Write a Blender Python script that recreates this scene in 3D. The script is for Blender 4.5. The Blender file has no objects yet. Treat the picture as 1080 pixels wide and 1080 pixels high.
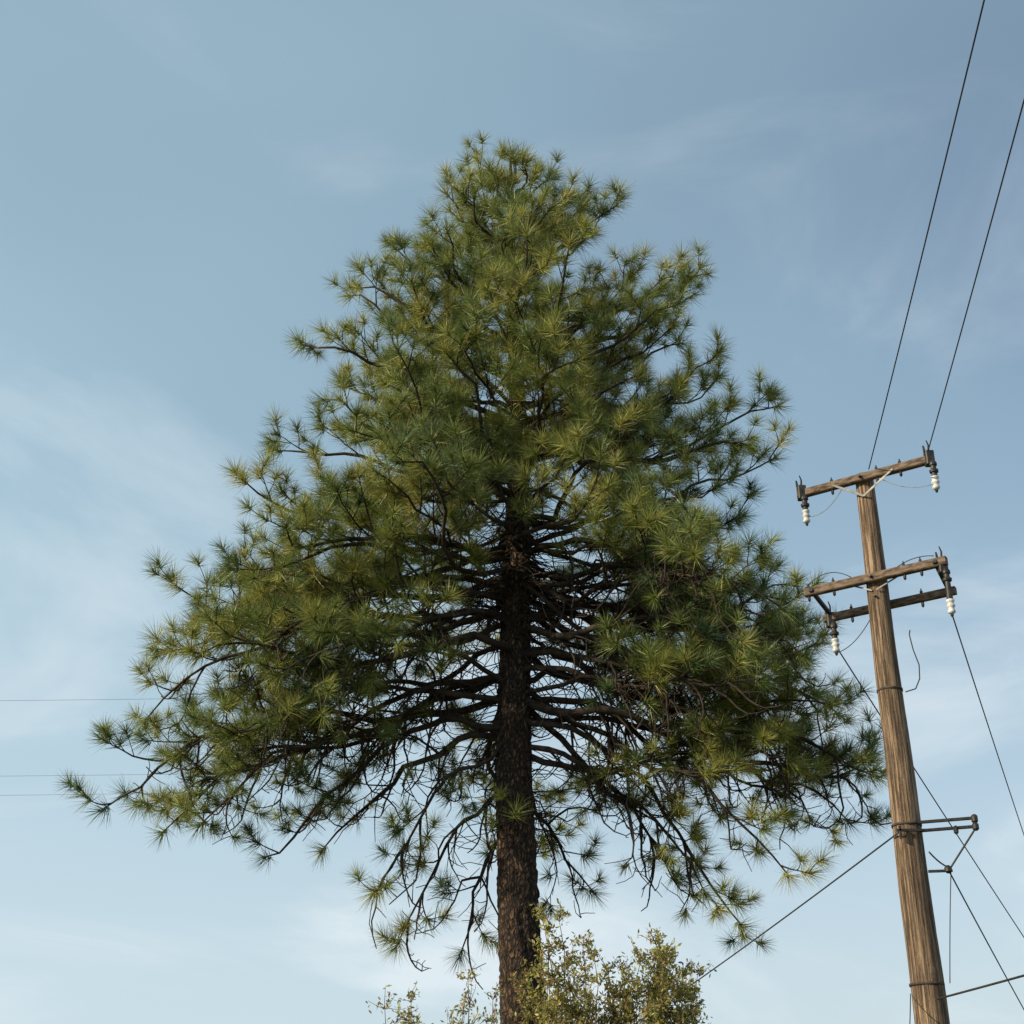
import bpy, math, random
import numpy as np
from mathutils import Vector
random.seed(23); rng=np.random.default_rng(8)
scn=bpy.context.scene
scn.view_settings.view_transform='Standard'; scn.view_settings.look='None'; scn.view_settings.exposure=0
R=random.uniform
# ---------------------------------------------------------------- helpers
def col(o): scn.collection.objects.link(o); return o
def empty(name,loc=(0,0,0)):
    e=bpy.data.objects.new(name,None); e.location=loc; e.empty_display_size=.5; return col(e)
class MB:
    def __init__(s): s.v=[]; s.f=[]; s.n=0
    def tube(s,pts,rad,sides=6,cap=True):
        pts=np.asarray(pts,float); n=len(pts)
        rad=np.asarray(rad,float) if np.ndim(rad) else np.full(n,float(rad))
        tan=np.gradient(pts,axis=0); tan/=np.linalg.norm(tan,axis=1)[:,None]+1e-9
        ref=np.array([0,0,1.]) if abs(tan[0][2])<.9 else np.array([1.,0,0])
        a=np.arange(sides)*2*math.pi/sides; ca,sa=np.cos(a)[:,None],np.sin(a)[:,None]
        b=s.n
        for i in range(n):
            u=ref-tan[i]*np.dot(ref,tan[i]); u/=np.linalg.norm(u)+1e-9; ref=u
            w=np.cross(tan[i],u)
            s.v.append(pts[i]+rad[i]*(ca*u+sa*w))
        s.n+=n*sides
        for i in range(n-1):
            for k in range(sides):
                k2=(k+1)%sides
                s.f.append((b+i*sides+k,b+i*sides+k2,b+(i+1)*sides+k2,b+(i+1)*sides+k))
        if cap:
            s.f.append(tuple(b+k for k in range(sides))[::-1]); s.f.append(tuple(b+(n-1)*sides+k for k in range(sides)))
    def lathe(s,c,prof,sides=16):
        c=np.array(c,float); s.tube([c+np.array([0,0,z+i*1e-5]) for i,(r,z) in enumerate(prof)],[r for r,z in prof],sides)
    def beam(s,p,q,w,h):
        p=np.array(p,float);q=np.array(q,float); d=q-p; d/=np.linalg.norm(d)
        sd=np.cross(d,[0,0,1.]); 
        if np.linalg.norm(sd)<1e-3: sd=np.array([1.,0,0])
        sd/=np.linalg.norm(sd); up=np.cross(sd,d); b=s.n; c=min(w,h)*.12
        ring=[(-w/2,-h/2+c),(-w/2+c,-h/2),(w/2-c,-h/2),(w/2,-h/2+c),(w/2,h/2-c),(w/2-c,h/2),(-w/2+c,h/2),(-w/2,h/2-c)]
        for e in (p,q): s.v.append(np.array([e+sd*x+up*y for x,y in ring]))
        s.n+=16
        for k in range(8): s.f.append((b+k,b+(k+1)%8,b+8+(k+1)%8,b+8+k))
        s.f.append(tuple(b+k for k in range(8))[::-1]); s.f.append(tuple(b+8+k for k in range(8)))
    def obj(s,name,mat,parent=None,smooth=True):
        me=bpy.data.meshes.new(name); me.from_pydata(np.concatenate(s.v).tolist(),[],s.f); me.update()
        if smooth: me.polygons.foreach_set('use_smooth',[True]*len(me.polygons))
        me.materials.append(mat); o=bpy.data.objects.new(name,me); col(o)
        if parent: o.parent=parent
        return o
def trimesh(name,V,nper,mat,parent,colr=None):
    n=len(V); nf=n//nper
    me=bpy.data.meshes.new(name); me.vertices.add(n); me.vertices.foreach_set('co',V.astype(np.float32).ravel())
    me.loops.add(n); me.loops.foreach_set('vertex_index',np.arange(n,dtype=np.int32))
    me.polygons.add(nf); me.polygons.foreach_set('loop_start',np.arange(0,n,nper,dtype=np.int32))
    me.polygons.foreach_set('loop_total',np.full(nf,nper,dtype=np.int32))
    me.update(calc_edges=True)
    if colr is not None:
        at=me.color_attributes.new('tint','FLOAT_COLOR','POINT')
        c=np.ones((n,4),np.float32); c[:,:3]=colr; at.data.foreach_set('color',c.ravel())
    me.materials.append(mat); o=bpy.data.objects.new(name,me); col(o); o.parent=parent; return o
# ---------------------------------------------------------------- materials
def mat(name):
    m=bpy.data.materials.new(name); m.use_nodes=True; nt=m.node_tree
    return m,nt,nt.nodes['Principled BSDF']
def noise_mat(name,c1,c2,scale=5,rough=.8,stretch=(1,1,1),bump=.0,metal=0,detail=6,lo=.35,hi=.65):
    m,nt,b=mat(name); N=nt.nodes.new; L=nt.links.new
    tc=N('ShaderNodeTexCoord'); mp=N('ShaderNodeMapping'); mp.inputs['Scale'].default_value=stretch
    nz=N('ShaderNodeTexNoise'); nz.inputs['Scale'].default_value=scale; nz.inputs['Detail'].default_value=detail
    cr=N('ShaderNodeValToRGB'); cr.color_ramp.elements[0].position=lo; cr.color_ramp.elements[1].position=hi
    cr.color_ramp.elements[0].color=(*c1,1); cr.color_ramp.elements[1].color=(*c2,1)
    L(tc.outputs['Object'],mp.inputs[0]); L(mp.outputs[0],nz.inputs['Vector']); L(nz.outputs['Fac'],cr.inputs[0]); L(cr.outputs[0],b.inputs['Base Color'])
    b.inputs['Roughness'].default_value=rough; b.inputs['Metallic'].default_value=metal
    if bump:
        bp=N('ShaderNodeBump'); bp.inputs['Strength'].default_value=1; bp.inputs['Distance'].default_value=bump
        L(nz.outputs['Fac'],bp.inputs['Height']); L(bp.outputs[0],b.inputs['Normal'])
    return m
def leaf_mat(name,trans,gloss):
    m,nt,b=mat(name); N=nt.nodes.new; L=nt.links.new
    at=N('ShaderNodeAttribute'); at.attribute_name='tint'
    df=N('ShaderNodeBsdfDiffuse'); gl=N('ShaderNodeBsdfGlossy'); gl.inputs['Roughness'].default_value=.45; gl.inputs['Color'].default_value=(.9,.9,.8,1)
    tr=N('ShaderNodeBsdfTranslucent'); mx=N('ShaderNodeMixShader'); mx.inputs[0].default_value=trans
    m2=N('ShaderNodeMixShader'); m2.inputs[0].default_value=gloss
    L(at.outputs['Color'],df.inputs['Color']); L(at.outputs['Color'],tr.inputs['Color']); L(df.outputs[0],mx.inputs[1]); L(tr.outputs[0],mx.inputs[2])
    L(mx.outputs[0],m2.inputs[1]); L(gl.outputs[0],m2.inputs[2])
    L(m2.outputs[0],nt.nodes['Material Output'].inputs[0]); nt.nodes.remove(b); return m
m_needle=leaf_mat('pine_needles',.22,.04)
m_leaf=leaf_mat('shrub_leaves',.35,.03)
m_limb=noise_mat('limb_bark',(.014,.010,.008),(.060,.040,.028),6,.9,(1,1,1),.01)
m_bark,nt,b=mat('pine_bark'); N=nt.nodes.new; L=nt.links.new
tc=N('ShaderNodeTexCoord'); mp=N('ShaderNodeMapping'); mp.inputs['Scale'].default_value=(1,1,.42)
nz0=N('ShaderNodeTexNoise'); nz0.inputs['Scale'].default_value=6; nz0.inputs['Detail'].default_value=5
mixv=N('ShaderNodeMix'); mixv.data_type='VECTOR'; mixv.inputs['Factor'].default_value=.16
vo=N('ShaderNodeTexVoronoi'); vo.feature='DISTANCE_TO_EDGE'; vo.inputs['Scale'].default_value=21
cr=N('ShaderNodeValToRGB'); cr.color_ramp.elements[0].position=.02; cr.color_ramp.elements[1].position=.4
cr.color_ramp.elements[0].color=(.011,.008,.007,1); cr.color_ramp.elements[1].color=(.135,.080,.050,1)
nz=N('ShaderNodeTexNoise'); nz.inputs['Scale'].default_value=18; nz.inputs['Detail'].default_value=8
mx=N('ShaderNodeMix'); mx.data_type='RGBA'; mx.blend_type='MULTIPLY'; mx.inputs['Factor'].default_value=.85
cr2=N('ShaderNodeValToRGB'); cr2.color_ramp.elements[0].color=(.25,.25,.25,1); cr2.color_ramp.elements[1].color=(1.7,1.6,1.5,1); cr2.color_ramp.elements[0].position=.32;cr2.color_ramp.elements[1].position=.68
L(tc.outputs['Object'],mp.inputs[0]); L(mp.outputs[0],mixv.inputs[4]); L(nz0.outputs['Color'],mixv.inputs[5]); L(mp.outputs[0],nz0.inputs['Vector'])
L(mixv.outputs[1],vo.inputs['Vector']); L(vo.outputs['Distance'],cr.inputs[0]); L(mp.outputs[0],nz.inputs['Vector']); L(nz.outputs['Fac'],cr2.inputs[0])
L(cr.outputs[0],mx.inputs[6]); L(cr2.outputs[0],mx.inputs[7]); L(mx.outputs[2],b.inputs['Base Color']); b.inputs['Roughness'].default_value=.95
ad=N('ShaderNodeMath'); ad.operation='MULTIPLY_ADD'; ad.inputs[1].default_value=.5
mn=N('ShaderNodeMath'); mn.operation='MINIMUM'; mn.inputs[1].default_value=.25; L(vo.outputs['Distance'],mn.inputs[0]); L(nz.outputs['Fac'],ad.inputs[0]); L(mn.outputs[0],ad.inputs[2])
bp=N('ShaderNodeBump'); bp.inputs['Distance'].default_value=.09; L(ad.outputs[0],bp.inputs['Height']); L(bp.outputs[0],b.inputs['Normal'])
# weathered pole wood: broad tone noise * fine vertical cracks
m_wood,nt,b=mat('weathered_wood'); N=nt.nodes.new; L=nt.links.new
tc=N('ShaderNodeTexCoord')
def nz_(sc,st,det,lo,hi,c1,c2):
    mp=N('ShaderNodeMapping'); mp.inputs['Scale'].default_value=st; z=N('ShaderNodeTexNoise'); z.inputs['Scale'].default_value=sc; z.inputs['Detail'].default_value=det; z.inputs['Roughness'].default_value=.65
    c=N('ShaderNodeValToRGB'); c.color_ramp.elements[0].position=lo; c.color_ramp.elements[1].position=hi; c.color_ramp.elements[0].color=(*c1,1); c.color_ramp.elements[1].color=(*c2,1)
    L(tc.outputs['Object'],mp.inputs[0]); L(mp.outputs[0],z.inputs['Vector']); L(z.outputs['Fac'],c.inputs[0]); return z,c
z1,c1=nz_(2.0,(1.5,1.5,.5),6,.35,.65,(.17,.115,.078),(.35,.245,.165))
z2,c2=nz_(13,(3,3,.10),8,.38,.55,(.20,.17,.15),(1.12,1.1,1.07))
mx=N('ShaderNodeMix'); mx.data_type='RGBA'; mx.blend_type='MULTIPLY'; mx.inputs['Factor'].default_value=.9
L(c1.outputs[0],mx.inputs[6]); L(c2.outputs[0],mx.inputs[7]); L(mx.outputs[2],b.inputs['Base Color']); b.inputs['Roughness'].default_value=.92
bp=N('ShaderNodeBump'); bp.inputs['Distance'].default_value=.02; L(c2.outputs[0],bp.inputs['Height']); L(bp.outputs[0],b.inputs['Normal'])
m_arm=noise_mat('crossarm_wood',(.05,.034,.025),(.22,.155,.11),9,.9,(1,1,3),.01,detail=10)
m_metal=noise_mat('dark_metal',(.015,.015,.016),(.05,.045,.042),20,.55,metal=.3)
m_galv=noise_mat('galvanised_metal',(.16,.155,.15),(.34,.33,.31),14,.65,metal=.3)
m_band=noise_mat('rusty_band',(.04,.028,.022),(.10,.08,.07),16,.8,metal=.2)
m_cer=noise_mat('white_ceramic',(.42,.43,.44),(.72,.72,.71),9,.25)
m_wire=noise_mat('cable_rubber',(.018,.018,.02),(.035,.034,.034),5,.6)
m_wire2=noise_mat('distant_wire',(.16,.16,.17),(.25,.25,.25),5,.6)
m_grass=noise_mat('dry_grass',(.05,.06,.02),(.15,.13,.06),1.2,.95,bump=.05,detail=12)
# ---------------------------------------------------------------- ground
g=MB(); n=70; ax=np.sign(np.linspace(-1,1,n))*np.abs(np.linspace(-1,1,n))**3*900
V=[]
for y in ax:
    for x in ax:
        r=math.hypot(x,y); V.append((x,y,-.02+.12*math.sin(x*.31)*math.sin(y*.23)*min(1,r/8)))
g.v.append(np.array(V)); g.n=len(V)
for i in range(n-1):
    for j in range(n-1): g.f.append((i*n+j,i*n+j+1,(i+1)*n+j+1,(i+1)*n+j))
g.obj('ground',m_grass)
# ---------------------------------------------------------------- pine tree
pine=empty('pine_tree',(0,0,0))
TX,TY=.08,22.0
tz=[-.2,.3,1,3,5,8,10,12,14.5,16.5,18.2,19.4]; tr=[.55,.42,.36,.33,.305,.27,.235,.19,.14,.09,.055,.02]
def trad(z): return float(np.interp(z,tz,tr))
def tpos(z): return np.array([TX+.05*math.sin(z*.6)-.006*z+ .05,TY+.05*math.cos(z*.5),z])
T=MB(); zs=np.linspace(-.2,19.4,420); sides=44
ph=rng.uniform(0,6.28,24)
ang=np.arange(sides)*2*math.pi/sides
for z in zs:
    c=tpos(z); r=trad(z)
    rel=sum(np.sin(ang*k+ph[i]+z*(1.3+i*.9))*a for i,(k,a) in enumerate([(3,.03),(5,.025),(9,.03),(14,.03),(19,.03)]))
    rel=rel+rng.normal(0,.03,sides)
    if z<1: rel=rel+np.sin(ang*5+1)*.08*(1-z)
    rr=r*(1+rel)
    T.v.append(np.stack([c[0]+rr*np.cos(ang),c[1]+rr*np.sin(ang),np.full(sides,z)],1))
T.n=len(zs)*sides
for i in range(len(zs)-1):
    for k in range(sides): k2=(k+1)%sides; T.f.append((i*sides+k,i*sides+k2,(i+1)*sides+k2,(i+1)*sides+k))
T.f.append(tuple((len(zs)-1)*sides+k for k in range(sides)))
T.obj('trunk',m_bark,pine)

B=MB(); tP=[];tA=[];tS=[];tC=[]
UP=np.array([0,0,1.])
def nrm(v): return v/(np.linalg.norm(v)+1e-9)
def tuft(p,a,s,tone): tP.append(p); tA.append(nrm(a)); tS.append(s); tC.append(tone)
def rv(a): return rng.normal(0,a,3)
def twig(p,d,l,r,up,tone,s=1.0):
    n=5; pts=[p]; d=nrm(d)
    for i in range(n-1):
        d=nrm(d+UP*up/n+rv(.11)); pts.append(pts[-1]+d*l/(n-1))
    pts=np.array(pts); B.tube(pts,np.linspace(r,r*.5,n),3,False)
    tuft(pts[-1],d+UP*.1,s*R(.75,1.15),tone)
def branch(p,d,l,r,up,tone,bare=0.0,dens=1.0,wob=.12):
    n=max(4,int(l/.2)+2); pts=[p]; d=nrm(d)
    for i in range(n-1):
        d=nrm(d+UP*up/n+rv(wob)); pts.append(pts[-1]+d*l/(n-1))
    pts=np.array(pts); B.tube(pts,np.linspace(r,max(.006,r*.35),n),4,False)
    tuft(pts[-1],d+UP*.2,R(.9,1.25),tone)
    m=int(l/.255*dens)+1; sgn=1
    for k in range(m):
        t=bare+(1-bare)*(k+.5+R(-.3,.3))/m; t=min(.97,max(.05,t)); x=t*(n-1); i=int(x); q=pts[i]+(pts[min(i+1,n-1)]-pts[i])*(x-i)
        dd=nrm(pts[min(i+1,n-1)]-pts[max(i-1,0)]); sd=nrm(np.cross(dd,UP)+rv(.05)); sgn=-sgn
        twig(q,dd*R(.4,.9)+sd*sgn*R(.4,1)+UP*R(-.15,.6),R(.25,.65)*(1-.35*t),.010,up*.7+.2,tone,1.0)
def drooper(p,d,l,tone,leaf):
    n=9; pts=[p]; d=nrm(d)
    for i in range(n-1):
        d=nrm(d+UP*(-.30 if i<5 else .42)+rv(.20)); pts.append(pts[-1]+d*l/(n-1))
    B.tube(pts,np.linspace(.022,.008,n),4,False)
    for j in range(2,n-1):
        if R(0,1)<.85:
            e=nrm(rv(.7)+UP*R(-.5,.5)+d*.4); k=R(.15,.55); q=[pts[j]]
            for s in range(3): e=nrm(e+rv(.25)+UP*.08); q.append(q[-1]+e*k/3)
            B.tube(q,[.010,.008,.007,.006],3,False)
            if leaf and R(0,1)<.4: tuft(q[-1],e+UP*.2,R(.65,.95),tone)
    if leaf: tuft(pts[-1],d+UP*.2,R(.8,1.05),tone)
def limb(tip,z0,sag=None,bare=.25,dens=1.0,r0=None,droop=0.,a=1.0):
    p0=tpos(z0); tip=np.array(tip,float); L_=np.linalg.norm(tip-p0)
    n=max(8,int(L_/.28)); t=np.linspace(0,1,n)
    if sag is None: sag=.07*L_
    pts=p0+(tip-p0)*t[:,None]; pts[:,2]=p0[2]+(tip[2]-p0[2])*t**a-sag*np.sin(math.pi*t**1.2)
    sd=nrm(np.cross(tip-p0,UP)); w=np.zeros(n)
    for f in (1,2,3,5,8): w+=R(-1,1)/f*np.sin(math.pi*f*t)
    pts+=sd*(w*.12*L_)[:,None]; 
    w=np.zeros(n)
    for f in (1,2,3,5,7): w+=R(-1,1)/f*np.sin(math.pi*f*t)
    pts[:,2]+=w*.095*L_
    pts[1:-1]+=rng.normal(0,.016,(n-2,3))
    if r0 is None: r0=min(.016+.0085*L_,trad(z0)*.48)*R(.6,1.15)
    B.tube(pts,r0*(1-t)**.8+.010,7,False)
    tone=R(-1,1)
    d=nrm(pts[-1]-pts[-2]); tuft(pts[-1],d+UP*.3,1.15,tone)
    s=bare*L_; sgn=1
    while s<L_*.99:
        tt=s/L_; x=tt*(n-1); i=min(int(x),n-2); q=pts[i]+(pts[i+1]-pts[i])*(x-i); dd=nrm(pts[i+1]-pts[i]); sgn=-sgn
        sd=nrm(np.cross(dd,UP)); l=(.10+.34*(1-tt))*L_*R(.55,1.1); l=min(max(l,.45),2.1)
        upb=R(-.1,.5)-droop*R(.2,1.2)
        branch(q,dd*R(.55,1.0)+sd*sgn*R(.4,1.0)+UP*upb,l,.009+.010*l,R(.2,.8),tone+R(-.35,.35),bare=.15+.3*(bare>.3),dens=dens)
        s+=R(.27,.50)/dens
    low=tip[2]<9.6
    if low:
        for k in range(int(L_*2.2)):
            tt=R(.22,.92); x=tt*(n-1); i=min(int(x),n-2); dd=nrm(pts[i+1]-pts[i])
            drooper(pts[i],dd*.8+rv(.5)+UP*-.2,R(.5,1.7),tone,R(0,1)<.25)
    for k in range(int(L_*(3.4 if low else 1.8))):
        tt=R(.06,.7); x=tt*(n-1); i=min(int(x),n-2); q=pts[i]; dd=nrm(pts[i+1]-pts[i])
        pt=[q]; e=nrm(dd*R(0,.8)+rv(.6)+UP*R(-.7,.2)); l=R(.25,.9)
        for j in range(4): e=nrm(e+rv(.26)); pt.append(pt[-1]+e*l/4)
        B.tube(pt,np.linspace(.013,.006,5),3,False)
def rel(x,y,z): return (TX+x,TY+y,z)
main=[(-6.45,-.1,6.75,8.75,.5,.1),(-5.6,.4,6.5,9.1,.5,.1),(-5.7,-1.0,7.9,9.9,.4,0),(-5.3,.8,7.6,8.5,.45,0),(-5.6,-.4,10.4,9.9,.35,-.1),(-4.9,.6,9.5,10.6,.35,0),
(-4.7,-.3,12.4,11.4,.25,-.1),(-4.3,.5,13.35,12.5,.25,-.1),(-3.8,-.5,14.95,13.7,.2,-.1),(-3.15,.3,16.5,15.1,.2,-.1),(-2.3,0,17.4,16.1,.2,-.1),(-1.35,-.2,18.5,17.2,.15,-.1),
(-.7,.1,19.2,18.2,.1,-.1),(0,-.1,19.35,18.7,.1,-.1),(.75,.2,19.2,18.2,.1,-.1),(1.9,-.2,18.2,16.9,.15,-.1),(1.3,.3,18.6,17.2,.15,-.1),(3.4,.4,17.0,15.5,.2,-.1),(3.2,-.5,16.0,14.7,.2,-.1),(3.7,.5,14.9,13.8,.2,-.1),
(4.7,.2,14.1,12.8,.25,-.1),(4.4,-.5,12.7,11.8,.25,-.1),(3.9,.5,12.1,11.2,.3,0),(4.6,.3,10.7,10.2,.35,-.1),(4.9,-.4,9.4,9.3,.35,0),(5.0,.6,8.8,10.3,.35,0),(5.65,.1,7.7,8.7,.4,.1),(5.45,-.8,7.1,8.2,.4,.1),(5.4,1.0,6.8,9.3,.4,.1),
(4.1,-.3,5.7,8.9,.5,.35),(3.5,.6,5.1,7.9,.55,.4),(2.6,1.2,5.9,8.6,.6,.3),(2.9,.2,5.5,7.7,.6,.35),(-4.0,.7,6.2,8.2,.55,.2),(-4.8,-.6,6.4,9.0,.55,.15),
(-2.1,-.3,5.5,8.0,.65,.35),(-1.85,.5,4.8,7.4,.65,.4),(-.9,.9,4.7,6.6,.65,.35),(1.3,2.2,5.9,8.2,.6,.2),(-3.2,1.3,6.4,7.9,.6,.1),
(4.3,-1.9,8.6,9.7,.35,0),(4.8,-1.2,8.1,9.0,.35,.1),(3.9,-2.8,9.0,10.9,.35,0),(4.6,1.8,7.8,9.9,.35,.1),(3.6,-2.2,8.2,8.6,.4,.1),(3.9,-1.2,9.5,11.0,.3,0),(3.0,-3.2,9.5,10.8,.35,0),(4.4,.9,7.2,8.5,.4,.15),
(4.2,-1.0,7.3,8.3,.45,.15),(4.7,2.2,8.6,10.4,.3,0),(3.7,2.9,8.4,9.6,.3,0),(5.2,0,8.3,9.9,.35,.05),
(-4.4,-1.9,9.0,9.4,.35,0),(-4.9,-1.4,8.8,10.2,.4,0),(-3.9,-2.6,9.6,11.1,.35,0),(-4.7,1.7,8.0,9.0,.4,.05),(-4.2,-1.1,10.2,11.2,.3,0),(-3.4,-3.0,10.3,11.4,.35,0),
(-5.2,-.9,7.4,9.5,.45,.05),(-4.3,-1.7,7.5,8.8,.45,.1),(-4.6,.3,8.6,9.9,.35,0),(-5.3,-.6,9.2,10.4,.4,0),(-3.6,-2.0,8.3,9.7,.45,.05),
(-2.2,-2.6,11.4,11.1,.3,0),(-2.0,-1.6,10.5,10.4,.3,0),(1.9,-2.4,11.3,11.2,.35,0),(-2.6,-2.6,12.1,11.6,.25,0),(-1.9,-2.9,13.4,12.6,.3,0),(.9,-2.2,15.9,14.8,.2,0),(-1.2,-2.2,16.2,15.2,.2,0),(.3,-1.6,17.2,16.3,.2,0),(-.5,-2.4,15.0,14.2,.25,0),
(-1.3,-3.1,11.7,11.3,.35,0),(1.0,-2.9,13.2,12.5,.3,0),(-.6,-3.0,13.6,12.8,.35,0),(1.8,-2.6,12.4,11.8,.35,0),(-3.2,-1.6,13.2,12.4,.25,0)]
for x,y,z,z0,ba,dr in main:
    low=z<7
    limb(rel(x,y,z),z0,bare=ba,dens=.8 if (low and abs(x)<4.6) else 1.0,droop=dr,a=R(1.0,1.8) if z<z0 else 1.0,sag=(-.05*abs(x) if z<z0-1 else None))
ez=[4.8,5.6,6.5,7.5,9,10.8,12.2,14.1,15.6,16.9,18.0,18.9,19.5]; er=[2.0,3.2,4.9,5.5,5.3,4.9,4.4,4.1,3.6,2.9,2.1,1.2,.4]
az=0; nF=98
for k in range(nF):
    u=(k+R(0,1))/nF; z=6.6+12.2*u**.8
    az+=2.39996+R(-.35,.35)
    cx,cy=math.cos(az),math.sin(az)
    rr=float(np.interp(z,ez,er))*R(.55,.98)
    if cy<-.8 and z<9.3: continue
    if cy<-.9 and abs(cx)<.35 and 9<z<12.0: continue
    if z<8.3 and R(0,1)<.55: continue
    if 8.8<z<10.4 and R(0,1)<.45: continue
    if cy<0: rr*=1-.16*(-cy)
    if z<7: rr*=.85
    if z>14: z0=z-R(.25,.6)*rr
    elif z>10: z0=z-R(-.2,.35)*rr
    else: z0=z+R(-.5,2.6)
    z0=min(z0,18.9)
    limb(rel(rr*cx,rr*cy,z),z0,bare=.22 if z>12 else .35,droop=0 if z>9 else .1,a=R(1.0,1.8) if z<z0 else 1,dens=1.0 if z>8 else .8)
for k in range(470):
    z=R(6.5,13) if k<240 else R(9.7,11.3); p=tpos(z); a=R(0,6.28); e=nrm(np.array([math.cos(a),math.sin(a),R(-.5,.4)])); pt=[p+e*trad(z)*.8]; l=R(.3,1.2)
    for j in range(5): e=nrm(e+rv(.28)+UP*-.05); pt.append(pt[-1]+e*l/5)
    B.tube(pt,np.linspace(.012,.005,6),3,False)
B.obj('limbs_and_twigs',m_limb,pine)
P=np.array(tP);A=np.array(tA);S=np.array(tS);Tn=np.array(tC); NT=len(P); M=90
ref=np.where(np.abs(A[:,2:3])<.9,np.array([[0,0,1.]]),np.array([[1.,0,0]]))
U=np.cross(A,ref); U/=np.linalg.norm(U,axis=1)[:,None]; W=np.cross(A,U)
u=rng.random((NT,M)); phi=rng.uniform(0,2*np.pi,(NT,M))
th=np.radians(5+ (1-u)*45+rng.random((NT,M))*52)
ln=.335*S[:,None]*rng.uniform(.82,1.06,(NT,M))
base=P[:,None,:]-A[:,None,:]*((1-u)*.13*S[:,None])[...,None]
D=A[:,None,:]*np.cos(th)[...,None]+np.sin(th)[...,None]*(U[:,None,:]*np.cos(phi)[...,None]+W[:,None,:]*np.sin(phi)[...,None])
D[...,2]-=.06; D/=np.linalg.norm(D,axis=2)[...,None]
X=rng.normal(0,1,(NT,M,3)); sdv=np.cross(D,X); sdv/=np.linalg.norm(sdv,axis=2)[...,None]
w=.0047
v0=base-sdv*w; v1=base+sdv*w; v2=base+D*ln[...,None]
V=np.stack([v0,v1,v2],2).reshape(-1,3)
c0=np.array([.215,.255,.060]); c1=np.array([.41,.385,.100]); c2=np.array([.090,.150,.065])
tt=np.clip(Tn*.55+rng.normal(0,.35,NT)+.05,-1,1)
ct=np.where(tt[:,None]>0,c0+(c1-c0)*tt[:,None],c0+(c2-c0)*(-tt[:,None]))
cn=ct[:,None,:]*rng.uniform(.6,1.45,(NT,M))[...,None]
dead=rng.random((NT,M))<.04; cn[dead]=np.array([.36,.24,.11])
C=np.repeat(cn.reshape(-1,3),3,axis=0)
trimesh('needles',V,3,m_needle,pine,C)
# ---------------------------------------------------------------- shrubs
def shrub(name,base,tops,nst,leafn,spread):
    root=empty(name,(0,0,0)); S_=MB(); LP=[]
    for k in range(nst):
        tx,ty,tzp=tops[k%len(tops)]; h=R(.72,1.0) if k>=len(tops) else 1.0
        e=np.array([tx+R(-spread,spread),ty+R(-.6,.6),tzp*h])
        p0=np.array([base[0]+R(-.35,.35)+(e[0]-base[0])*.25,base[1]+R(-.3,.3),-.05]); n=14; t=np.linspace(0,1,n)
        pts=p0+(e-p0)*t[:,None]; pts[:,0]+=np.cumsum(rng.normal(0,.03,n))*t; pts[:,1]+=np.cumsum(rng.normal(0,.03,n))*t
        S_.tube(pts,np.linspace(.028,.004,n),5,False)
        for j in range(5,n):
            for q in range(6):
                a=nrm(np.array([R(-1,1),R(-1,1),R(.0,1.1)])); l=R(.2,.65)*(1.2-t[j]*.7); tw=[pts[j]]
                for s in range(5): a=nrm(a+rv(.15)+UP*.03); tw.append(tw[-1]+a*l/5)
                tw=np.array(tw); S_.tube(tw,np.linspace(.006,.003,6),3,False)
                for s in range(leafn):
                    f=R(.15,1)*5; i=min(int(f),4); LP.append(tw[i]+(tw[i+1]-tw[i])*(f-i)+rv(.03))
    S_.obj('stems',noise_mat(name+'_stem',(.07,.045,.03),(.20,.14,.10),8,.9),root)
    LP=np.array(LP); n=len(LP); d=rng.normal(0,1,(n,3)); d[:,2]+=.4; d/=np.linalg.norm(d,axis=1)[:,None]
    s=np.cross(d,rng.normal(0,1,(n,3))); s/=np.linalg.norm(s,axis=1)[:,None]; l=rng.uniform(.04,.095,n)[:,None]
    V=np.stack([LP,LP+d*l*.5+s*l*.2,LP+d*l,LP+d*l*.5-s*l*.2],1).reshape(-1,3)
    cc=np.array([.23,.25,.065])+rng.random((n,1))*np.array([.20,.16,.05]); br=rng.random(n)<.25; cc[br]=np.array([.36,.23,.12])
    trimesh('leaves',V,4,m_leaf,root,np.repeat(cc,4,axis=0))
shrub('shrub',(1.25,20.1),[(.6,20.1,4.75),(.85,20.0,4.5),(1.15,20.2,4.25),(1.5,20.1,4.2),(1.9,20.0,4.45),(2.15,20.2,4.3),(2.45,20.1,4.15),(1.35,20.3,4.1),(.3,20.1,4.0),(1.7,20.1,4.2),(2.5,20.1,3.9)],70,14,.2)
shrub('shrub',(-.8,20.1),[(-.85,20.1,4.0),(-1.2,20.1,3.8),(-.45,20.2,3.75),(-1.45,20.0,3.6)],12,8,.12)
# ---------------------------------------------------------------- utility pole
pole=empty('utility_pole',(0,0,0)); PX,PY=4.72,17.0
W_=MB(); zz=np.linspace(-.3,10.10,160); aa=np.arange(36)*2*math.pi/36; pf=rng.uniform(0,6.28,8)
for z in zz:
    r=float(np.interp(z,[0,4.5,10],[.220,.178,.118])); cx=PX+.02*math.sin(z*.55)+.006*math.sin(z*2.3); cy=PY+.01*math.cos(z*1.3)
    rr=r*(1+.010*np.sin(aa*3+pf[0]+z*.3)+.012*np.sin(aa*7+pf[1]+z*.15)+.012*np.sin(aa*11+pf[2]-z*.1)+.006*math.sin(z*5+pf[3])+rng.normal(0,.003,36))
    W_.v.append(np.stack([cx+rr*np.cos(aa),cy+rr*np.sin(aa),np.full(36,z)],1))
W_.n=160*36
for i in range(159):
    for k in range(36): W_.f.append((i*36+k,i*36+(k+1)%36,(i+1)*36+(k+1)%36,(i+1)*36+k))
W_.f.append(tuple(159*36+k for k in range(36)))
W_.obj('post',m_wood,pole)
AG=35
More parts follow.
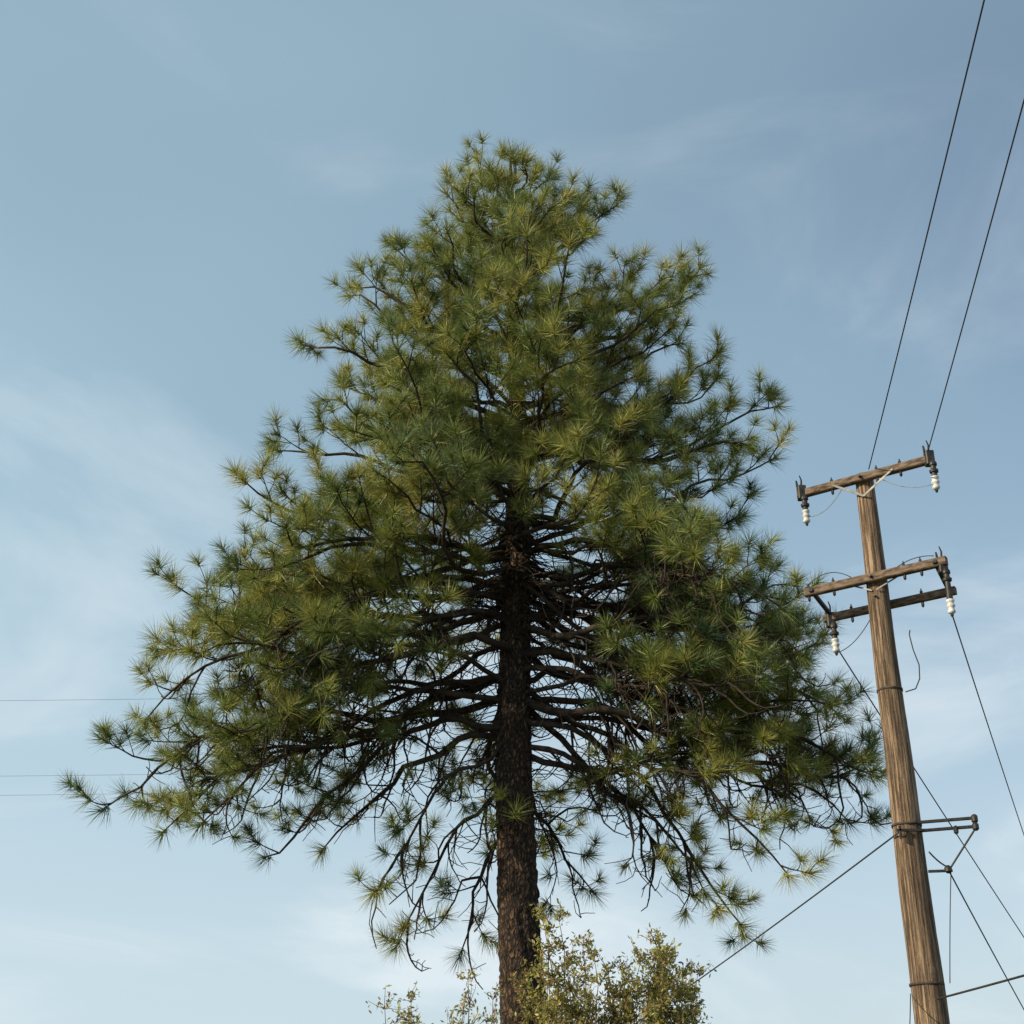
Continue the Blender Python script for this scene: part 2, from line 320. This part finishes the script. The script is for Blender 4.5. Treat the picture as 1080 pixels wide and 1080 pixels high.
ad=np.array([math.cos(math.radians(-AG)),math.sin(math.radians(-AG)),0]); pn=np.array([-math.sin(math.radians(AG)),-math.cos(math.radians(AG)),0])
cA=np.array([PX+.04,PY,10.0])+pn*.18
cB=np.array([PX+.03,PY,8.56])+pn*.21
cC=np.array([PX+.02,PY,8.32])-pn*.23
Am=MB()
Am.beam(cA-ad*.94,cA+ad*.94,.10,.105); Am.beam(cB-ad*.95,cB+ad*.95,.10,.11); Am.beam(cC-ad*.89,cC+ad*.89,.09,.10)
Am.obj('crossarms',m_arm,pole,False)
Dk=MB(); Cr=MB(); Gv=MB(); Wr=MB(); Bd=MB()
def hanger(c,s=1.0):
    c=np.array(c,float)
    Dk.beam(c+(0,0,-.09),c+(0,0,.10),.11,.12)
    Dk.tube([c+(0,0,.08),c+(.01,0,.2),c+(-.01,0,.27)],[.016,.012,.008],6)
    Dk.tube([c+(-.05,0,.1),c+(-.06,0,.19)],[.02,.012],6)
    q=c+np.array([.02,-.05,0])
    Dk.lathe(q,[(.028,-.05),(.05,-.09),(.05,-.12),(.036,-.13),(.036,-.17),(.06,-.19),(.055,-.22),(.034,-.23),(.04,-.27*s)],12)
    z=-.27*s
    Cr.lathe(q,[(.03,z),(.05,z-.012),(.052,z-.035),(.038,z-.05),(.038,z-.065),(.052,z-.08),(.053,z-.10),(.038,z-.115),(.038,z-.14),(.05,z-.155),(.046,z-.18),(.02,z-.195)],16)
    Dk.lathe(q,[(.018,z-.196),(.022,z-.21),(.01,z-.235)],8)
    return q+np.array([0,0,z-.2])
h1=hanger(cA-ad*.88+pn*.02); h2=hanger(cA+ad*.90+pn*.02)
h3=hanger((cC-ad*.80)+(0,0,-.04)); h4=hanger(cB+ad*.88+pn*-.03+(0,0,-.05),1.7)
Dk.beam(cB-ad*.84+pn*.07,cC-ad*.78-pn*.07,.05,.05); Dk.beam(cB+ad*.82+pn*.07,cC+ad*.80-pn*.07,.05,.05)
for c,o in ((cA,-.45),(cA,.18),(cA,.5),(cB,-.55),(cB,.4),(cB,.62),(cB,-.9),(cC,-.5),(cC,.45)):
    Dk.lathe(c+ad*o,[(.02,.05),(.02,.09),(.009,.10),(.009,.125)],8)
    Dk.lathe(c+ad*o+(0,0,-.13),[(.009,0),(.02,.02),(.02,.07)],8)
for sg in (-1,1):
    Gv.beam(cA+ad*sg*.42+pn*.062+(0,0,-.02),np.array([PX,PY,9.74])+pn*.155,.008,.03)
    Gv.beam(cB+ad*sg*.30-pn*.062+(0,0,-.03),np.array([PX,PY,8.40])+pn*.168+ad*.03*sg,.008,.02)
Dk.beam(np.array([PX,PY,10.0])+pn*.1,np.array([PX,PY,10.0])+pn*.26,.03,.03); Dk.beam(np.array([PX,PY,8.56])+pn*.1,np.array([PX,PY,8.56])+pn*.29,.03,.03); Dk.beam(np.array([PX,PY,8.32])-pn*.31,np.array([PX,PY,8.32])+pn*.2,.025,.025)
def sagwire(mb,p,q,sag,r,n=14,sides=5):
    p=np.array(p,float);q=np.array(q,float);t=np.linspace(0,1,n); pts=p+(q-p)*t[:,None]; pts[:,2]-=sag*4*t*(1-t); mb.tube(pts,r,sides)
sagwire(Gv,h1+(0,0,.1),cA-ad*.3+(0,0,-.06),.12,.005); sagwire(Gv,h2+(0,0,.1),cA+ad*.2+(0,0,-.06),.1,.005)
sagwire(Wr,h3,cC-ad*.2+(0,0,-.05),.10,.006); sagwire(Wr,cB-ad*.9+(0,0,.1),cB-ad*.3+(0,0,.07),-.12,.006); sagwire(Wr,cB+ad*.3+(0,0,.06),cB+ad*.8+(0,0,.1),-.05,.006)
Wr.tube([(PX+.30,PY-.12,7.86),(PX+.285,PY-.12,7.8),(PX+.31,PY-.12,7.6),(PX+.36,PY-.12,7.4),(PX+.345,PY-.12,7.22),(PX+.28,PY-.12,7.09),(PX+.15,PY-.12,7.05)],.008,6)
for z in (7.1,5.42,3.6):
    r=float(np.interp(z,[0,4.5,10],[.220,.178,.118]))*1.02
    Bd.lathe((PX+.02*math.sin(z*.55),PY+.01*math.cos(z*1.3),z),[(r-.012,-.014),(r+.008,-.014),(r+.008,.014),(r-.012,.014)],28)
bz=5.42
for dz in (0,-.1):
    Dk.beam((PX+.1,PY-.17,bz+dz),(PX+.74,PY-.32,bz+dz+.02),.035,.035)
Dk.beam((PX-.18,PY-.21,bz-.1),(PX+.22,PY-.21,bz-.1),.03,.03); Dk.beam((PX-.14,PY-.21,bz-.05),(PX-.14,PY-.21,bz-.2),.03,.03)
Dk.lathe((PX+.72,PY-.32,bz-.13),[(.02,0),(.04,.02),(.04,.07),(.025,.09),(.04,.11),(.04,.17),(.02,.19)],10)
Dk.lathe((PX+.50,PY-.27,bz-.16),[(.015,0),(.03,.02),(.03,.08),(.01,.10)],8)
sagwire(Wr,(PX+.72,PY-.32,bz-.1),(PX+.40,PY-.2,4.88),.0,.012); sagwire(Wr,(PX+.17,PY-.2,bz-.35),(PX+.40,PY-.2,4.88),.03,.010)
Dk.lathe((PX+.37,PY-.2,4.82),[(.02,0),(.045,.02),(.045,.06),(.02,.09)],10); Dk.beam((PX+.15,PY-.15,4.85),(PX+.42,PY-.2,4.85),.03,.03)
sagwire(Wr,(PX+.40,PY-.2,4.84),(PX+.24,PY-.15,3.6),-.04,.006)
Dk.obj('brackets_and_clamps',m_metal,pole,False); Cr.obj('insulators',m_cer,pole); Gv.obj('braces',m_galv,pole,False); Wr.obj('jumper_wires',m_wire,pole); Bd.obj('straps',m_band,pole)
# ---------------------------------------------------------------- lines
def line(name,p,q,ext,sag,r,m=m_wire):
    p=np.array(p,float);q=np.array(q,float); f=1/ext; q[2]+=sag*4*f*(1-f); e=p+(q-p)*ext; mb=MB(); sagwire(mb,p,e,sag,r,60,6); return mb.obj(name,m)
line('power_line',cA+ad*.08+(0,0,.1),(3.75,8.43,10.1),4.2,.35,.0075)
line('power_line',cA+ad*.88+(0,0,.1),(4.45,9.63,10.1),5,.35,.0075)
line('power_line',h4,(9.7,27,7.5),4,.3,.009)
line('power_line',h3+(0,0,.1),(9.41,27,5.62),3,.2,.009)
line('power_line',(PX+.38,PY-.2,4.84),(8.2,24,4.04),3,.1,.009)
line('power_line',(PX-.15,PY-.2,5.3),(2.98,24,4.48),3,.15,.011)
line('power_line',(PX+.05,PY-.25,3.42),(5.13,14.9,3.44),12,.2,.012)
line('power_line',(PX-.18,PY,3.5),(3.6,14.0,2.3),1.6,.1,.006)
line('distant_wire',(-60,60,20.7),(0,58,20.3),1,.3,.008,m_wire2)
line('distant_wire',(-60,60,17.1),(-14,58.5,16.9),1,.1,.007,m_wire2)
line('distant_wire',(-60,60,16.2),(-14,58.5,16.1),1,.1,.007,m_wire2)
# ---------------------------------------------------------------- light
sv=Vector((-.90,-.42,.48)).normalized()
sun=bpy.data.lights.new('sun','SUN'); sun.energy=5.0; sun.angle=math.radians(.5); sun.color=(1,.86,.60)
so=bpy.data.objects.new('sun',sun); col(so); so.rotation_euler=sv.to_track_quat('Z','Y').to_euler(); so.location=(-20,-10,30)
wd=bpy.data.worlds.new('World'); scn.world=wd; wd.use_nodes=True; nt=wd.node_tree; N=nt.nodes.new; L=nt.links.new
bg=nt.nodes['Background']; sk=N('ShaderNodeTexSky'); sk.sky_type='NISHITA'; sk.sun_disc=False
sk.sun_elevation=math.asin(sv.z); sk.sun_rotation=math.atan2(sv.x,sv.y); sk.air_density=1.0; sk.dust_density=2.0; sk.ozone_density=1.0
bg.inputs['Strength'].default_value=.135
tc=N('ShaderNodeTexCoord')
def wnoise(sc,scale,loc,det,ro,lo,hi,v0,v1,dist=.2):
    mp=N('ShaderNodeMapping'); mp.inputs['Scale'].default_value=scale; mp.inputs['Rotation'].default_value=(0,.35,.3); mp.inputs['Location'].default_value=loc
    nz=N('ShaderNodeTexNoise'); nz.inputs['Scale'].default_value=sc; nz.inputs['Detail'].default_value=det; nz.inputs['Roughness'].default_value=ro; nz.inputs['Distortion'].default_value=dist
    mr=N('ShaderNodeMapRange'); mr.interpolation_type='SMOOTHSTEP'; mr.inputs[1].default_value=lo; mr.inputs[2].default_value=hi; mr.inputs[3].default_value=v0; mr.inputs[4].default_value=v1
    L(tc.outputs['Generated'],mp.inputs[0]); L(mp.outputs[0],nz.inputs['Vector']); L(nz.outputs['Fac'],mr.inputs[0]); return mr.outputs[0]
def math_(op,a,b,clamp=False):
    m=N('ShaderNodeMath'); m.operation=op; m.use_clamp=clamp
    for i,x in enumerate((a,b)):
        if isinstance(x,(int,float)): m.inputs[i].default_value=x
        else: L(x,m.inputs[i])
    return m.outputs[0]
dp=N('ShaderNodeVectorMath'); dp.operation='DOT_PRODUCT'; dp.inputs[1].default_value=(-.75,0,-.40); L(tc.outputs['Generated'],dp.inputs[0])
haze=math_('ADD',math_('MULTIPLY',dp.outputs['Value'],.6),wnoise(1.6,(1,1,1.3),(.3,.1,.2),3,.4,.3,.7,.46,.66))
mx=N('ShaderNodeMix'); mx.data_type='RGBA'; mx.inputs[7].default_value=(3.45,5.0,5.8,1)
hz=math_('MAXIMUM',math_('MINIMUM',haze,.85),.25)
L(hz,mx.inputs['Factor']); L(sk.outputs[0],mx.inputs[6])
wi=wnoise(3.2,(1,1,2.4),(1.7,.4,.9),7,.55,.46,.74,0,.8,.5)
sp=N('ShaderNodeSeparateXYZ'); L(tc.outputs['Generated'],sp.inputs[0])
mr=N('ShaderNodeMapRange'); mr.inputs[1].default_value=.12; mr.inputs[2].default_value=.55; mr.inputs[3].default_value=1.0; mr.inputs[4].default_value=.3; L(sp.outputs['Z'],mr.inputs[0])
lo=N('ShaderNodeMapRange'); lo.interpolation_type='SMOOTHSTEP'; lo.inputs[1].default_value=0; lo.inputs[2].default_value=.45; lo.inputs[3].default_value=.55; lo.inputs[4].default_value=0; L(sp.outputs['Z'],lo.inputs[0])
mx2=N('ShaderNodeMix'); mx2.data_type='RGBA'; mx2.inputs[7].default_value=(5.5,6.2,6.6,1)
L(math_('ADD',math_('MULTIPLY',wi,mr.outputs[0]),lo.outputs[0],True),mx2.inputs['Factor']); L(mx.outputs[2],mx2.inputs[6]); L(mx2.outputs[2],bg.inputs['Color'])
# ---------------------------------------------------------------- camera
cam=bpy.data.cameras.new('camera'); cam.sensor_width=36; cam.lens=36*1500/1080; cam.clip_end=3000
co=bpy.data.objects.new('camera',cam); col(co); co.location=(0,0,1.6); co.rotation_euler=(math.radians(90+25.1),0,0); scn.camera=co
